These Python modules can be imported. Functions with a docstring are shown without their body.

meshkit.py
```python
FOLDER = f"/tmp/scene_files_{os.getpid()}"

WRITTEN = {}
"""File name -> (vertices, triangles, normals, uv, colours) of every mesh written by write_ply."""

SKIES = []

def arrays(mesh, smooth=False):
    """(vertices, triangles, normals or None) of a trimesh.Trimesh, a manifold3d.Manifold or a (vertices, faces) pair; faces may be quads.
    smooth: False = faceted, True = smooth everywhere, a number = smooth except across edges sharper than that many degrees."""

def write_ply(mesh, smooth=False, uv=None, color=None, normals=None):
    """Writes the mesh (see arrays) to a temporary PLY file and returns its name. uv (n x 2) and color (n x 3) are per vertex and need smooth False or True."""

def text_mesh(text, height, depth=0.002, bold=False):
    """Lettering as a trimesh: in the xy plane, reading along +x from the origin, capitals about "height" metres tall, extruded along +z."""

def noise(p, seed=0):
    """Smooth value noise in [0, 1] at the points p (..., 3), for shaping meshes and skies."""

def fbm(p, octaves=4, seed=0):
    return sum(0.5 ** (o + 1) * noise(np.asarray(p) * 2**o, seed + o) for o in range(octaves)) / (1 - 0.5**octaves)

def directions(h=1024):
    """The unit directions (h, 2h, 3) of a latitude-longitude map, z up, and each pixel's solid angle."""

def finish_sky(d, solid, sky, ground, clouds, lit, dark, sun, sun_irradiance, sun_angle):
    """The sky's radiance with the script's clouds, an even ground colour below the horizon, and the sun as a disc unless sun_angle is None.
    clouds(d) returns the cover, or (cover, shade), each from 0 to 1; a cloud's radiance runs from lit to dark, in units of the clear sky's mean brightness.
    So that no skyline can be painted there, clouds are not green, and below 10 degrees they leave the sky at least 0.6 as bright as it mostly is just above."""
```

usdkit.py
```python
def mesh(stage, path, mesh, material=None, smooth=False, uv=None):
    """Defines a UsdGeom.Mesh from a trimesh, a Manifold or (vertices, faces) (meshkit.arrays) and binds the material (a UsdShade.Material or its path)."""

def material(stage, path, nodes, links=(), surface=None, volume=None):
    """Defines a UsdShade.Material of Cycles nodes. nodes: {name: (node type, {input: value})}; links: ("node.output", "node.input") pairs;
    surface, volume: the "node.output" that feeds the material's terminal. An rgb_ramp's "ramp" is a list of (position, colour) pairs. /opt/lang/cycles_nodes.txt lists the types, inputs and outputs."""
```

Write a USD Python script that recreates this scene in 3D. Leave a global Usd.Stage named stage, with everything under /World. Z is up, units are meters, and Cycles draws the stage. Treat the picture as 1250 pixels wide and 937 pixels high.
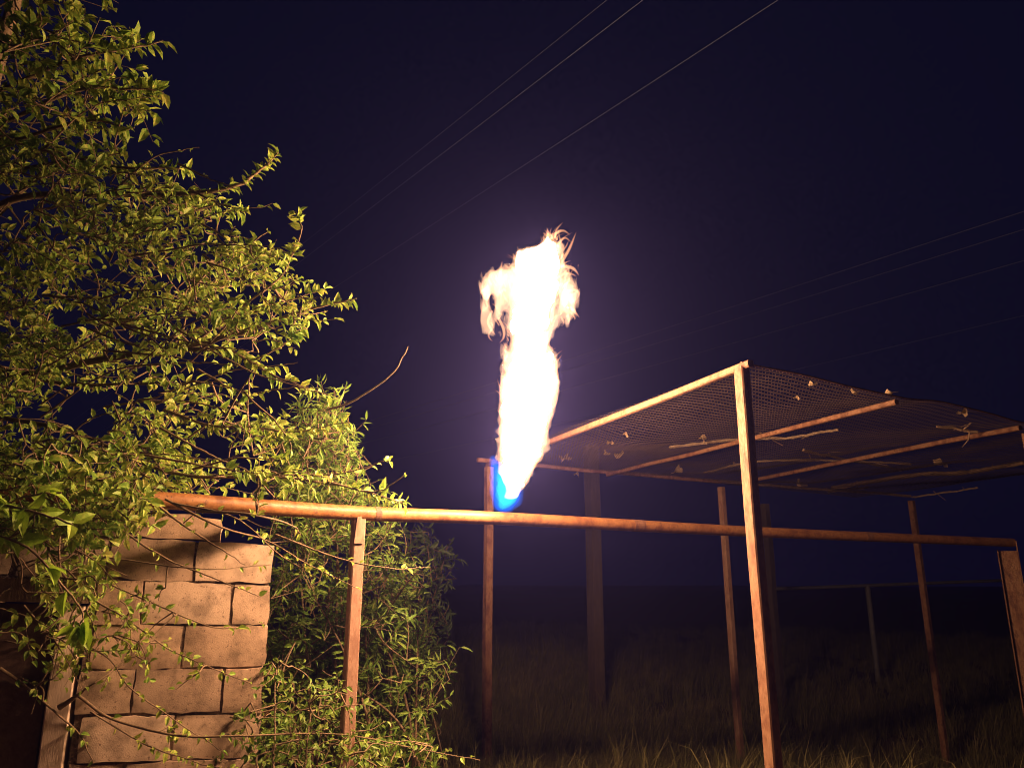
import math, random
import numpy as np, trimesh, manifold3d, usdkit, meshkit
from pxr import Usd, UsdGeom, UsdLux, UsdShade, Gf, Sdf, Vt

stage = Usd.Stage.CreateInMemory()
UsdGeom.SetStageUpAxis(stage, UsdGeom.Tokens.z)
UsdGeom.SetStageMetersPerUnit(stage, 1.0)
UsdGeom.Xform.Define(stage, '/World')
UsdGeom.Scope.Define(stage, '/World/Looks')

# ------------------------------------------------------------------ camera
EYE = np.array([0.0, 0.0, 1.6])
PITCH = math.radians(14.7)
cam = UsdGeom.Camera.Define(stage, '/World/camera')
cam.CreateHorizontalApertureAttr(36.0)
cam.CreateFocalLengthAttr(36.0 * 909 / 1250)
cam.CreateFStopAttr(0.0)
cam.CreateClippingRangeAttr((0.05, 2000.0))
cam.CreateExposureAttr(0.0)
cam.AddTranslateOp().Set(Gf.Vec3d(*EYE))
cam.AddRotateXOp().Set(90 + math.degrees(PITCH))

# ------------------------------------------------------------------ night sky, faint moonlight
SUN = (math.radians(-3.0), math.radians(200))
sky_mat = usdkit.material(stage, '/World/Looks/night_sky', {
    'sky': ('sky_texture', {'sky_type': 'single_scattering', 'sun_disc': False, 'sun_elevation': SUN[0], 'sun_rotation': SUN[1]}),
    'tint': ('mix_color', {'blend_type': 'multiply', 'fac': 1.0, 'b': (0.05, 0.05, 0.05)}),
    'navy': ('mix_color', {'blend_type': 'add', 'fac': 1.0, 'b': (0.05, 0.053, 0.235), 'use_clamp': False}),
    'bg': ('background_shader', {'strength': 0.05}),
}, [('sky.color', 'tint.a'), ('tint.result', 'navy.a'), ('navy.result', 'bg.color')], surface='bg.background')
dome = UsdLux.DomeLight.Define(stage, '/World/sky')
UsdShade.MaterialBindingAPI.Apply(dome.GetPrim()).Bind(sky_mat)
dome.GetPrim().SetCustomDataByKey('kind', 'structure')
FLAME_S = 400.0
HAZE_D = 0.0029

# ------------------------------------------------------------------ helpers
COUNT = {}
def numbered(parent, name):
    k = (parent, name); n = COUNT.get(k, 0); COUNT[k] = n + 1
    return name if n == 0 else f'{name}_{n:03d}'

def path_of(parent):
    return '/World' if parent is None else str(parent.GetPath())

def obj(name, mesh, m, parent=None, smooth=False):
    p = path_of(parent)
    return usdkit.mesh(stage, f'{p}/{numbered(p, name)}', mesh, LOOK[m], smooth=smooth).GetPrim()

def tag(o, label=None, cat=None, group=None, kind=None):
    for k, v in (('label', label), ('category', cat), ('group', group), ('kind', kind)):
        if v: o.SetCustomDataByKey(k, v)
    return o

def thing(name, label, cat, group=None, loc=(0, 0, 0)):
    x = UsdGeom.Xform.Define(stage, '/World/' + numbered('/World', name))
    x.AddTranslateOp().Set(Gf.Vec3d(*map(float, loc)))
    return tag(x.GetPrim(), label, cat, group)

def ray(x, y):
    """Direction through a point of the picture, one metre deep."""
    u, v = (x - 625) / 909.0, (468.5 - y) / 909.0
    return np.array([u, math.cos(PITCH) - v * math.sin(PITCH), math.sin(PITCH) + v * math.cos(PITCH)])
def at(x, y, t): return EYE + ray(x, y) * t
def at_z(x, y, z):
    r = ray(x, y); return EYE + r * ((z - EYE[2]) / r[2])
def project(p):
    d = np.asarray(p) - EYE
    f = d[..., 1] * math.cos(PITCH) + d[..., 2] * math.sin(PITCH)
    w = -d[..., 1] * math.sin(PITCH) + d[..., 2] * math.cos(PITCH)
    return np.stack([625 + 909 * d[..., 0] / f, 468.5 - 909 * w / f, f], -1)

def frames(P):
    P = np.asarray(P, float)
    T = np.gradient(P, axis=0); T /= np.linalg.norm(T, axis=1, keepdims=True) + 1e-12
    ref = np.array([0, 0, 1.0]) if abs(T[:, 2]).mean() < 0.8 else np.array([1.0, 0, 0])
    N = np.cross(ref, T); N /= np.linalg.norm(N, axis=1, keepdims=True) + 1e-12
    return T, N, np.cross(T, N)

def tube(P, r, sides=6, cap=True):
    P = np.asarray(P, float); n = len(P); r = np.broadcast_to(np.asarray(r, float), n)
    T, N, B = frames(P)
    a = np.arange(sides) * 2 * np.pi / sides
    V = (P[:, None] + r[:, None, None] * (np.cos(a)[None, :, None] * N[:, None] + np.sin(a)[None, :, None] * B[:, None])).reshape(-1, 3)
    i, j = np.meshgrid(np.arange(n - 1), np.arange(sides), indexing='ij')
    a0, a1 = i * sides + j, i * sides + (j + 1) % sides
    F = np.concatenate([np.stack([a0, a1, a1 + sides], -1).reshape(-1, 3), np.stack([a0, a1 + sides, a0 + sides], -1).reshape(-1, 3)])
    if cap:
        V = np.vstack([V, P[0], P[-1]]); c0, c1 = len(V) - 2, len(V) - 1
        k = np.arange(sides)
        F = np.vstack([F, np.stack([np.full(sides, c0), (k + 1) % sides, k], -1), np.stack([np.full(sides, c1), (n - 1) * sides + k, (n - 1) * sides + (k + 1) % sides], -1)])
    return trimesh.Trimesh(V, F, process=False)

def cat(ms): return trimesh.util.concatenate(ms)

def spline(P, n):
    """Catmull-Rom through the points."""
    P = np.asarray(P, float); Q = np.vstack([2 * P[0] - P[1], P, 2 * P[-1] - P[-2]])
    s = np.linspace(0, len(P) - 1 - 1e-9, n); i = s.astype(int); t = (s - i)[:, None]
    a, b, c, d = Q[i], Q[i + 1], Q[i + 2], Q[i + 3]
    return 0.5 * (2 * b + (c - a) * t + (2 * a - 5 * b + 4 * c - d) * t ** 2 + (3 * b - a - 3 * c + d) * t ** 3)

def beam(p0, p1, w, h, side=None, bevel=0.006, wob=0.0, seed=0, n=12):
    """A bevelled bar of w by h from p0 to p1; side is the direction that w is measured along."""
    p0, p1 = np.asarray(p0, float), np.asarray(p1, float)
    T = (p1 - p0) / np.linalg.norm(p1 - p0)
    S = np.array([0, 0, 1.0]) if side is None else np.asarray(side, float)
    S = S - T * (S @ T); S /= np.linalg.norm(S); U = np.cross(T, S)
    b = bevel; hw, hh = w / 2, h / 2
    prof = np.array([(hw - b, -hh), (hw, -hh + b), (hw, hh - b), (hw - b, hh), (-hw + b, hh), (-hw, hh - b), (-hw, -hh + b), (-hw + b, -hh)])
    s = np.linspace(0, 1, n)
    C = p0 + (p1 - p0) * s[:, None]
    if wob:
        C = C + wob * ((meshkit.noise(np.stack([s * 5, s * 0 + seed, s * 0], -1), seed) - .5)[:, None] * S + (meshkit.noise(np.stack([s * 5, s * 0 + seed, s * 0 + 9], -1), seed) - .5)[:, None] * U)
    V = (C[:, None] + prof[None, :, :1] * S + prof[None, :, 1:] * U).reshape(-1, 3)
    k = 8; i, j = np.meshgrid(np.arange(n - 1), np.arange(k), indexing='ij')
    a0, a1 = i * k + j, i * k + (j + 1) % k
    F = np.concatenate([np.stack([a0, a1, a1 + k], -1).reshape(-1, 3), np.stack([a0, a1 + k, a0 + k], -1).reshape(-1, 3)])
    q = np.arange(1, k - 1)
    F = np.vstack([F, np.stack([0 * q, q + 1, q], -1), np.stack([0 * q, q, q + 1], -1) + (n - 1) * k])
    m = trimesh.Trimesh(V, F, process=False); m.fix_normals(); return m

# ------------------------------------------------------------------ materials
LOOK = {}
def mat(name, nodes, links, surface=None, volume=None):
    LOOK[name] = usdkit.material(stage, '/World/Looks/' + name, nodes, links, surface=surface, volume=volume)

def worn(name, stops, scale, rough=0.6, bump=0.3, bump_scale=60, dist=0.01, stretch=(1, 1, 1), metallic=0.0, spec=0.4, chips=None):
    c0 = chips or (0, .05, .025, .015)
    mat(name, {
        'cn': ('noise_texture', {'scale': c0[0], 'detail': 4.0, 'roughness': .7}), 'cf': ('map_range', {'from_min': .60, 'from_max': .645, 'to_min': 0.0, 'to_max': .85 if chips else 0.0, 'clamp': True}), 'cm': ('mix', {'color2': c0[1:]}),
        'g': ('geometry', {}), 'mp': ('mapping', {'scale': stretch}),
        'n': ('noise_texture', {'scale': scale, 'detail': 8.0, 'roughness': 0.65}),
        'r': ('rgb_ramp', {'ramp': stops}),
        'n2': ('noise_texture', {'scale': bump_scale, 'detail': 5.0, 'roughness': 0.6}),
        'b': ('bump', {'strength': bump, 'distance': dist}),
        'rr': ('map_range', {'from_min': 0.3, 'from_max': 0.7, 'to_min': max(rough - .18, .05), 'to_max': min(rough + .18, 1)}),
        'p': ('principled_bsdf', {'metallic': metallic, 'specular_ior_level': spec}),
    }, [('g.position', 'mp.vector'), ('mp.vector', 'n.vector'), ('n.fac', 'r.fac'), ('mp.vector', 'cn.vector'), ('cn.fac', 'cf.value'), ('cf.result', 'cm.fac'), ('r.color', 'cm.color1'), ('cm.color', 'p.base_color'), ('mp.vector', 'n2.vector'),
        ('n2.fac', 'b.height'), ('b.normal', 'p.normal'), ('n2.fac', 'rr.value'), ('rr.result', 'p.roughness')], surface='p.BSDF')

worn('pipe_paint', [(0.0, (0.0924, 0.0376, 0.016)), (0.36, (0.1478, 0.0564, 0.0192)), (0.45, (0.2218, 0.0941, 0.0287)), (0.55, (0.2772, 0.1317, 0.0439)), (0.66, (0.1756, 0.0659, 0.0223)), (1, (0.2402, 0.1317, 0.0559))], 13, rough=.5, bump=.25, bump_scale=120, dist=.004, chips=(34, .10, .045, .025))
worn('rusty_steel', [(0.0, (0.0378, 0.0151, 0.0091)), (0.36, (0.0907, 0.0347, 0.0196)), (0.46, (0.1512, 0.068, 0.0363)), (0.56, (0.2041, 0.1096, 0.0605)), (0.65, (0.0983, 0.0378, 0.0196)), (1, (0.2117, 0.1361, 0.0832))], 15, rough=.7, bump=.35, bump_scale=90, dist=.005, stretch=(1, 1, .5), chips=(22, .12, .055, .03))
worn('pink_primer', [(0.0, (0.246, 0.1312, 0.082)), (0.38, (0.1804, 0.0943, 0.0615)), (0.5, (0.2542, 0.1517, 0.1025)), (0.62, (0.1804, 0.0902, 0.0574)), (1, (0.246, 0.1148, 0.0656))], 8, rough=.7, bump=.25, bump_scale=80, dist=.004, stretch=(1, 1, .4), chips=(30, .17, .08, .045))
for i, c in enumerate([(.60, .455, .35), (.54, .40, .30), (.64, .50, .40), (.48, .36, .28)]):
    c = np.array(c) * (.78, .75, .70)
    worn('cinder_block_%s' % 'abcd'[i], [(0, c * .35), (.38, c * .58), (.5, c * .92), (.56, c * 1.05), (1, c * 1.3)], 8.5, rough=.92, bump=.45, bump_scale=190, dist=.004, spec=.15, chips=(70, .16, .11, .08))
worn('mortar', [(0, (.05, .04, .035)), (.42, (.12, .09, .07)), (.6, (.26, .2, .155)), (1, (.32, .25, .2))], 20, rough=.95, bump=.8, bump_scale=60, dist=.02, spec=.1)
worn('old_wood', [(0, (.07, .045, .03)), (.45, (.17, .115, .075)), (.6, (.22, .15, .1)), (1, (.28, .2, .14))], 10, rough=.85, bump=.6, bump_scale=50, dist=.006, stretch=(4, 4, .4), spec=.2)
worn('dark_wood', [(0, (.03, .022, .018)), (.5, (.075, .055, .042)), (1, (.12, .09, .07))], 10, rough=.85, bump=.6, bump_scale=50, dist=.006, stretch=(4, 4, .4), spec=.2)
worn('pale_board', [(0, (.2, .14, .1)), (.45, (.58, .45, .35)), (1, (.7, .56, .45))], 9, rough=.85, bump=.4, bump_scale=60, dist=.005, stretch=(3, 3, .5), spec=.2)
worn('red_door', [(0, (.05, .015, .01)), (.45, (.38, .075, .035)), (.6, (.45, .09, .045)), (1, (.14, .05, .035))], 6, rough=.6, bump=.2, bump_scale=60, dist=.004)
worn('brown_door', [(0, (.03, .02, .015)), (.5, (.09, .055, .04)), (1, (.13, .08, .06))], 6, rough=.7, bump=.2, bump_scale=60, dist=.004)
worn('bark', [(0, (0.055, 0.0358, 0.022)), (0.45, (0.1485, 0.1045, 0.0605)), (1, (0.231, 0.1705, 0.11))], 30, rough=.8, bump=.4, bump_scale=140, dist=.003, spec=.25)
worn('stick_bark', [(0, (0.096, 0.064, 0.04)), (0.45, (0.288, 0.208, 0.144)), (1, (0.368, 0.288, 0.208))], 30, rough=.8, bump=.4, bump_scale=140, dist=.003, spec=.25)
worn('net_wire', [(0, (0.03, 0.021, 0.015)), (0.5, (0.0713, 0.0488, 0.036)), (1, (0.12, 0.0863, 0.0675))], 6, rough=.6, bump=.0, metallic=.3)
worn('cable', [(0, (0.049, 0.07, 0.14)), (1, (0.077, 0.098, 0.182))], 3, rough=.5, bump=0.0, metallic=0.0)
worn('far_steel', [(0, (.07, .07, .07)), (1, (.15, .155, .165))], 6, rough=.7, bump=.1)
worn('soil', [(0, (0.021, 0.0156, 0.0108)), (0.5, (0.072, 0.051, 0.03)), (1, (0.108, 0.078, 0.045))], 2.5, rough=.95, bump=.8, bump_scale=14, dist=.05, spec=.1)

def leafy(name, stops, scale=9.0, trans=.34, rough=.55):
    mat(name, {
        'g': ('geometry', {}), 'n': ('noise_texture', {'scale': scale, 'detail': 2.0, 'roughness': .7}), 'wn': ('noise_texture', {'scale': scale * 9, 'detail': 1.0}),
        'mx': ('mix_float', {'fac': .45}), 'r': ('rgb_ramp', {'ramp': stops}),
        'p': ('principled_bsdf', {'roughness': rough, 'specular_ior_level': .32}), 't': ('translucent_bsdf', {}), 'm': ('mix_closure', {'fac': trans}),
    }, [('g.position', 'n.vector'), ('g.position', 'wn.vector'), ('n.fac', 'mx.a'), ('wn.fac', 'mx.b'), ('mx.result', 'r.fac'), ('r.color', 'p.base_color'), ('r.color', 't.color'), ('p.BSDF', 'm.closure1'), ('t.BSDF', 'm.closure2')], surface='m.closure')
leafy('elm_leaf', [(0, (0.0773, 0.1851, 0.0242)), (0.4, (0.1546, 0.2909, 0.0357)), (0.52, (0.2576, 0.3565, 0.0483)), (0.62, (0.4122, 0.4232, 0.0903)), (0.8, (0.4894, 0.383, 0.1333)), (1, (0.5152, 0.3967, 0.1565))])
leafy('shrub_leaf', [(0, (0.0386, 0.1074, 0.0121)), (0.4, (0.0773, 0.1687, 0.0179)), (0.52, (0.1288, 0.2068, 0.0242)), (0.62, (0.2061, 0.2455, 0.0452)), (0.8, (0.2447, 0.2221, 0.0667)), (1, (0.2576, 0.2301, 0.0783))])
leafy('willow_leaf', [(0, (0.0654, 0.1533, 0.0238)), (0.45, (0.1215, 0.2255, 0.0331)), (0.58, (0.1963, 0.2796, 0.0467)), (0.75, (0.2618, 0.2706, 0.0654)), (1, (0.2992, 0.2345, 0.0935))])
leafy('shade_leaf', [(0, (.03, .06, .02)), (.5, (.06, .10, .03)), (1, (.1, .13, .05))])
leafy('bright_leaf', [(0, (.10, .24, .02)), (.5, (.22, .36, .03)), (1, (.38, .42, .06))], trans=.4)
leafy('dead_leaf', [(0, (0.208, 0.13, 0.078)), (0.5, (0.429, 0.312, 0.195)), (1, (0.6, 0.52, 0.364))], trans=.2, rough=.7)
leafy('dry_grass', [(0, (0.062, 0.0744, 0.0217)), (0.45, (0.1302, 0.124, 0.0403)), (0.6, (0.1922, 0.1612, 0.0682)), (1, (0.2356, 0.1736, 0.0868))], scale=1.2, trans=.3, rough=.6)

# flame: what gives off light
mat('flame_core', {'e': ('emission', {'color': (1.0, .555, .29), 'strength': FLAME_S})}, [], surface='e.emission')
mat('flame_gas', {'v': ('principled_volume', {'color': (0, 0, 0), 'density': 0.0, 'emission_strength': 28.0, 'emission_color': (1.0, .54, .29)})}, [], volume='v.volume')
mat('blue_gas', {'v': ('principled_volume', {'color': (0, 0, 0), 'density': 0.0, 'emission_strength': 5.0, 'emission_color': (.0, .15, 1.0)})}, [], volume='v.volume')

# ------------------------------------------------------------------ ground
rng = np.random.default_rng(7)
def ground_z(x, y):
    x, y = np.asarray(x, float), np.asarray(y, float)
    return 0.25 * (meshkit.fbm(np.stack([x * .18, y * .18, 0 * x], -1), 3, 4) - .5) * np.clip((np.hypot(x, y) - 4) / 6, 0, 1) - .62 * np.exp(-((x - 5) / 4.5) ** 2 - ((y - 9) / 3) ** 2) + .35 * np.exp(-(x / 3) ** 2 - ((y - 11.5) / 2) ** 2)
rr = np.concatenate([[0], np.geomspace(.6, 220, 110)]); aa = np.linspace(0, 2 * np.pi, 121)[:-1]
G = [(0, 0)] + [(r * math.cos(a), r * math.sin(a)) for r in rr[1:] for a in aa]
G = np.array(G); GV = np.column_stack([G, ground_z(G[:, 0], G[:, 1])])
GF = [(0, 1 + j, 1 + (j + 1) % 120) for j in range(120)]
for i in range(len(rr) - 2):
    b0, b1 = 1 + i * 120, 1 + (i + 1) * 120
    for j in range(120):
        k = (j + 1) % 120
        GF += [(b0 + j, b1 + j, b1 + k), (b0 + j, b1 + k, b0 + k)]
tag(obj('ground', trimesh.Trimesh(GV, GF, process=False), 'soil', smooth=True), kind='structure')

# ------------------------------------------------------------------ block wall with a doorway
WE = at(331, 712, 3.77)                                   # right end of the wall, at a course joint
WD = np.array([math.cos(math.radians(20)), math.sin(math.radians(20)), 0]); WN = np.array([WD[1], -WD[0], 0])
SAG = 0.034
def wallp(s, z, d=0.0):
    """s metres from the right end towards the left, height z, d metres proud."""
    return np.array([WE[0], WE[1], 0]) - WD * s + WN * d + np.array([0, 0, z + SAG * s])
wall = thing('block_wall', 'rough grey cinder block wall under the left end of the pipe, hung with twigs', 'wall')
Z0 = WE[2]; CH = 0.2
def rough_block(s0, s1, z0, z1, seed, d0=0.0, chip=None):
    r = np.random.default_rng(seed)
    nx = max(3, int((s1 - s0) / .045)); nz = 5
    us, vs = np.linspace(0, 1, nx), np.linspace(0, 1, nz)
    V = []; F = []
    def push(grid):
        base = sum(len(g) for g in V); a, b = grid.shape[:2]
        V.append(grid.reshape(-1, 3))
        for i in range(a - 1):
            for j in range(b - 1):
                p = base + i * b + j
                F.extend([(p, p + 1, p + b + 1), (p, p + b + 1, p + b)])
    off = meshkit.fbm(np.stack([np.add.outer(us * 0, vs) * 4 * (z1 - z0) / .2 + seed * 3.1, np.add.outer(us, vs * 0) * 8, np.zeros((nx, nz)) + seed], -1), 3, seed) - .5
    front = np.zeros((nx, nz, 3)); rim = np.zeros((nx, nz, 3))
    for i, u in enumerate(us):
        for j, v in enumerate(vs):
            edge = (i in (0, nx - 1)) + (j in (0, nz - 1))
            s = s0 + (s1 - s0) * u + r.normal(0, .0034) * (1 if i in (0, nx - 1) else .3)
            z = z0 + (z1 - z0) * v + r.normal(0, .0034) * (1 if j in (0, nz - 1) else .3)
            if chip is not None and j >= 2: z -= chip(u) * (j - 1) / (nz - 2)
            front[i, j] = wallp(s, z, d0 + .007 * off[i, j] - (.002 if edge == 1 else .006 if edge == 2 else 0))
            rim[i, j] = wallp(s, z, -.15)
    push(front)
    base = len(V[0]); V.append(rim.reshape(-1, 3)); b = nz
    loop = [(i, 0) for i in range(nx)] + [(nx - 1, j) for j in range(1, nz)] + [(i, nz - 1) for i in range(nx - 2, -1, -1)] + [(0, j) for j in range(nz - 2, 0, -1)]
    for (a0, a1), (b0, b1) in zip(loop, loop[1:] + loop[:1]):
        p, q = a0 * b + a1, b0 * b + b1
        F.extend([(p, q, base + q), (p, base + q, base + p)])
    m = trimesh.Trimesh(np.vstack(V), F, process=False); return m
GAP = .008
seedn = 0
mort = []
SJ = .815                                                 # the jamb of the doorway
def wall_box(s0, s1, z0, z1, d0, d1):
    P = np.array([wallp(s, z, d) for s in (s0, s1) for z in (z0, z1) for d in (d0, d1)])
    return trimesh.convex.convex_hull(P)
mortar = obj('wall', cat([wall_box(.012, SJ - .012, -.1, Z0 + CH * .93, -.16, -.014), wall_box(SJ + .0, 2.3, Z0 - .09, Z0 + CH * .93, -.16, -.014)]), 'mortar', wall)
rows = {}
for row in range(-9, 2):
    z0, z1 = Z0 + row * CH, Z0 + (row + 1) * CH - GAP
    end = 2.25 if row >= -0 else SJ
    s = 0.0; first = True
    off = {0: [.375, .385], 1: [.40], -1: [.185, .40, .20]}.get(row)
    k = 0
    if row == 1: s = .26
    while s < end - .03:
        L = (off[k] if off and k < len(off) else (.19 if (first and row % 2) else .39)); first = False; k += 1
        e = min(s + L, end)
        if row == 1:
            e = min(s + .42, end)
        r = np.random.default_rng(seedn)
        wide = .02 if (row in (0, -1) and abs(s - .77) < .06) else 0
        chip = (lambda u: .07 + .05 * abs(u - .4)) if row == 1 and s < .3 else (lambda u: .06 + .02 * math.sin(9 * u)) if row == 1 else None
        gapx = GAP * (1.0 + .9 * r.random()) + wide
        if e - s > .05:
            obj('block', rough_block(s, e - gapx, z0 + .003 * r.normal(), z1, seedn, .003 * r.normal(), chip), 'cinder_block_%s' % 'abcd'[r.integers(4)], mortar, smooth=50)
        seedn += 1
        s = e
    # above the doorway only
lint = trimesh.convex.convex_hull(np.array([wallp(s, z, d) for s in (SJ - .02, 2.3) for z in (Z0 - .115, Z0 - .012) for d in (-.15, .018)]))
obj('lintel', lint, 'old_wood', wall)
jamb = cat([beam(wallp(SJ + .055, -.1 - .034, -.06), wallp(SJ + .055, Z0 - .13, -.06), .10, .13, side=WD, wob=.01, seed=3)])
obj('door_frame', jamb, 'pale_board', wall, smooth=30)
door = obj('door', wall_box(SJ + .125, SJ + .34, -.06, Z0 - .125, -.12, -.05), 'brown_door', wall)
obj('panel', wall_box(SJ + .362, SJ + 1.0, -.06, Z0 - .125, -.12, -.035), 'red_door', door)
obj('hinge', cat([wall_box(SJ + .33, SJ + .46, Z0 - .52, Z0 - .49, -.034, -.022), wall_box(SJ + .33, SJ + .46, Z0 - .84, Z0 - .81, -.034, -.022)]), 'dark_wood', door)
obj('door_post', beam(wallp(SJ + .352, -.1, -.06), wallp(SJ + .352, Z0 - .12, -.05), .022, .05, side=WD), 'dark_wood', door)

# ------------------------------------------------------------------ the gas pipe
PZ = 1.954
pp = [at(-60, 601, 3.08), at(180, 609.5, 3.36), at(437, 626, 4.05), at(612, 632.5, 4.52), at(905, 648, 5.62), at(1100, 656.5, 6.42), at(1236, 662, 6.98)]
pipe = thing('gas_pipe', 'long orange painted steel gas pipe running across on square posts', 'pipe')
PC = spline(pp, 90)
obj('pipe', tube(PC, .039, 20), 'pipe_paint', pipe, smooth=40)
for i in (31, 52, 70): obj('weld', tube(PC[i:i + 2] + (PC[i + 1] - PC[i]) * np.array([[.2], [-.2]]), .0408, 20), 'rusty_steel', pipe)
PD = np.array([.857, .515, 0]); PN = np.array([PD[1], -PD[0], 0])
pb = at(437.5, 636, 4.05)
obj('support_post', cat([beam([pb[0], pb[1], -.1], [pb[0], pb[1], pb[2] + .012], .064, .064, side=PD, n=30, wob=.004), trimesh.convex.convex_hull(np.array([pb + PD * a + PN * b + np.array([0, 0, c]) for a, b, c in [(-.032, .033, -.12), (.02, .033, -.12), (-.02, .033, .03), (.0, .033, .04), (-.032, .042, -.12), (.02, .042, -.12), (-.02, .042, .03), (.0, .042, .04)]]))]), 'pink_primer', pipe, smooth=30)
pe = at(1229, 668, 6.98); EN = np.array([.86, -.51, 0]); EM = np.array([-.51, -.86, 0])
ch = [beam([pe[0], pe[1], -1.0], [pe[0], pe[1], pe[2] - .03], .15, .010, side=EN, bevel=.002, n=20)]
for sgn in (-1, 1):
    q = pe + EN * sgn * .078 + EM * .02
    ch.append(beam([q[0], q[1], -1.0], [q[0], q[1], pe[2] + (.06 if sgn > 0 else -.02)], .010, .06, side=EN, bevel=.002, n=20))
obj('support_post', cat(ch), 'rusty_steel', pipe, smooth=30)

# ------------------------------------------------------------------ mesh canopy on posts
RZ = 2.60
K1 = at_z(905, 449, RZ); KL = at_z(597, 567, RZ)
D1 = KL - K1; W1 = np.linalg.norm(D1); D1 /= W1
b2 = at_z(1095, 490, RZ); b3 = at_z(1246, 521, RZ)
D2 = (b3 - K1); W2 = np.linalg.norm(D2); D2 /= W2
canopy = thing('mesh_canopy', 'rusty post canopy roofed with sagging wire netting right of the flame', 'canopy')
def roofp(a, b, z=0): return K1 + D1 * a + D2 * b + np.array([0, 0, z])
def post(p, w, m='rusty_steel', top=0.0, seed=0, lean=(0, 0)):
    obj('post', beam([p[0] + lean[0], p[1] + lean[1], -1.0], [p[0], p[1], RZ + top - .03], w, w, side=D2, n=40, wob=.006, seed=seed), m, canopy, smooth=30)
post(K1, .058, seed=1, top=.03)
post(KL, .066, seed=2, top=.01)
f2 = at_z(880, 591, RZ); f3 = at_z(1112, 608, RZ)
post(f2, .062, seed=3, m='pink_primer'); post(f3, .066, seed=4)
fr = roofp(0, W2 + .12); post(fr, .08, seed=5)
def bm(p0, p1, w, m='rusty_steel', seed=0): obj('beam', beam(p0, p1, w, w, n=30, wob=.012, seed=seed), m, canopy, smooth=30)
bm(K1 - D1 * .07, KL + D1 * .05, .035, seed=11)
bm(b2, at_z(742, 579, RZ), .031, seed=12)
bm(b3 + (b3 - f2) * .0, at_z(915, 586, RZ), .034, seed=13)
zz = np.array([0, 0, .03])
bm(KL + zz - D2 * .12, f2 + zz, .035, seed=14); bm(f2 + zz, f3 + zz, .03, m='old_wood', seed=15)
# netting: interlocked zigzag wires
cells = .026; na = int((W1 + .1) / cells); nb = int((W2 + 2.8) / cells)
def sag(a, b):
    per = W2 / 2
    return .038 - .05 * np.sin(np.pi * np.clip(a / W1, 0, 1)) ** 2 * np.abs(np.sin(np.pi * b / per)) + .035 * (meshkit.noise(np.stack([a * 2.2, b * 2.2, 0 * a], -1), 3) - .5)
net = []
av = np.arange(0, na + 1) * cells
for k in range(nb):
    b = k * cells + (np.arange(na + 1) % 2) * cells * 1.06
    P = K1 + D1 * av[:, None] + D2 * b[:, None]
    P[:, 2] += sag(av, b)
    net.append(tube(P, .0014, 3, cap=False))
tag(obj('wire_net', cat(net), 'net_wire', canopy), kind='stuff')
ew = np.linspace(0, W2 + 2.75, 40); P = K1 + D2 * ew[:, None]; P[:, 2] += sag(0 * ew, ew) + .002
obj('edge_wire', tube(P, .0055, 6), 'rusty_steel', canopy)

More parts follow.
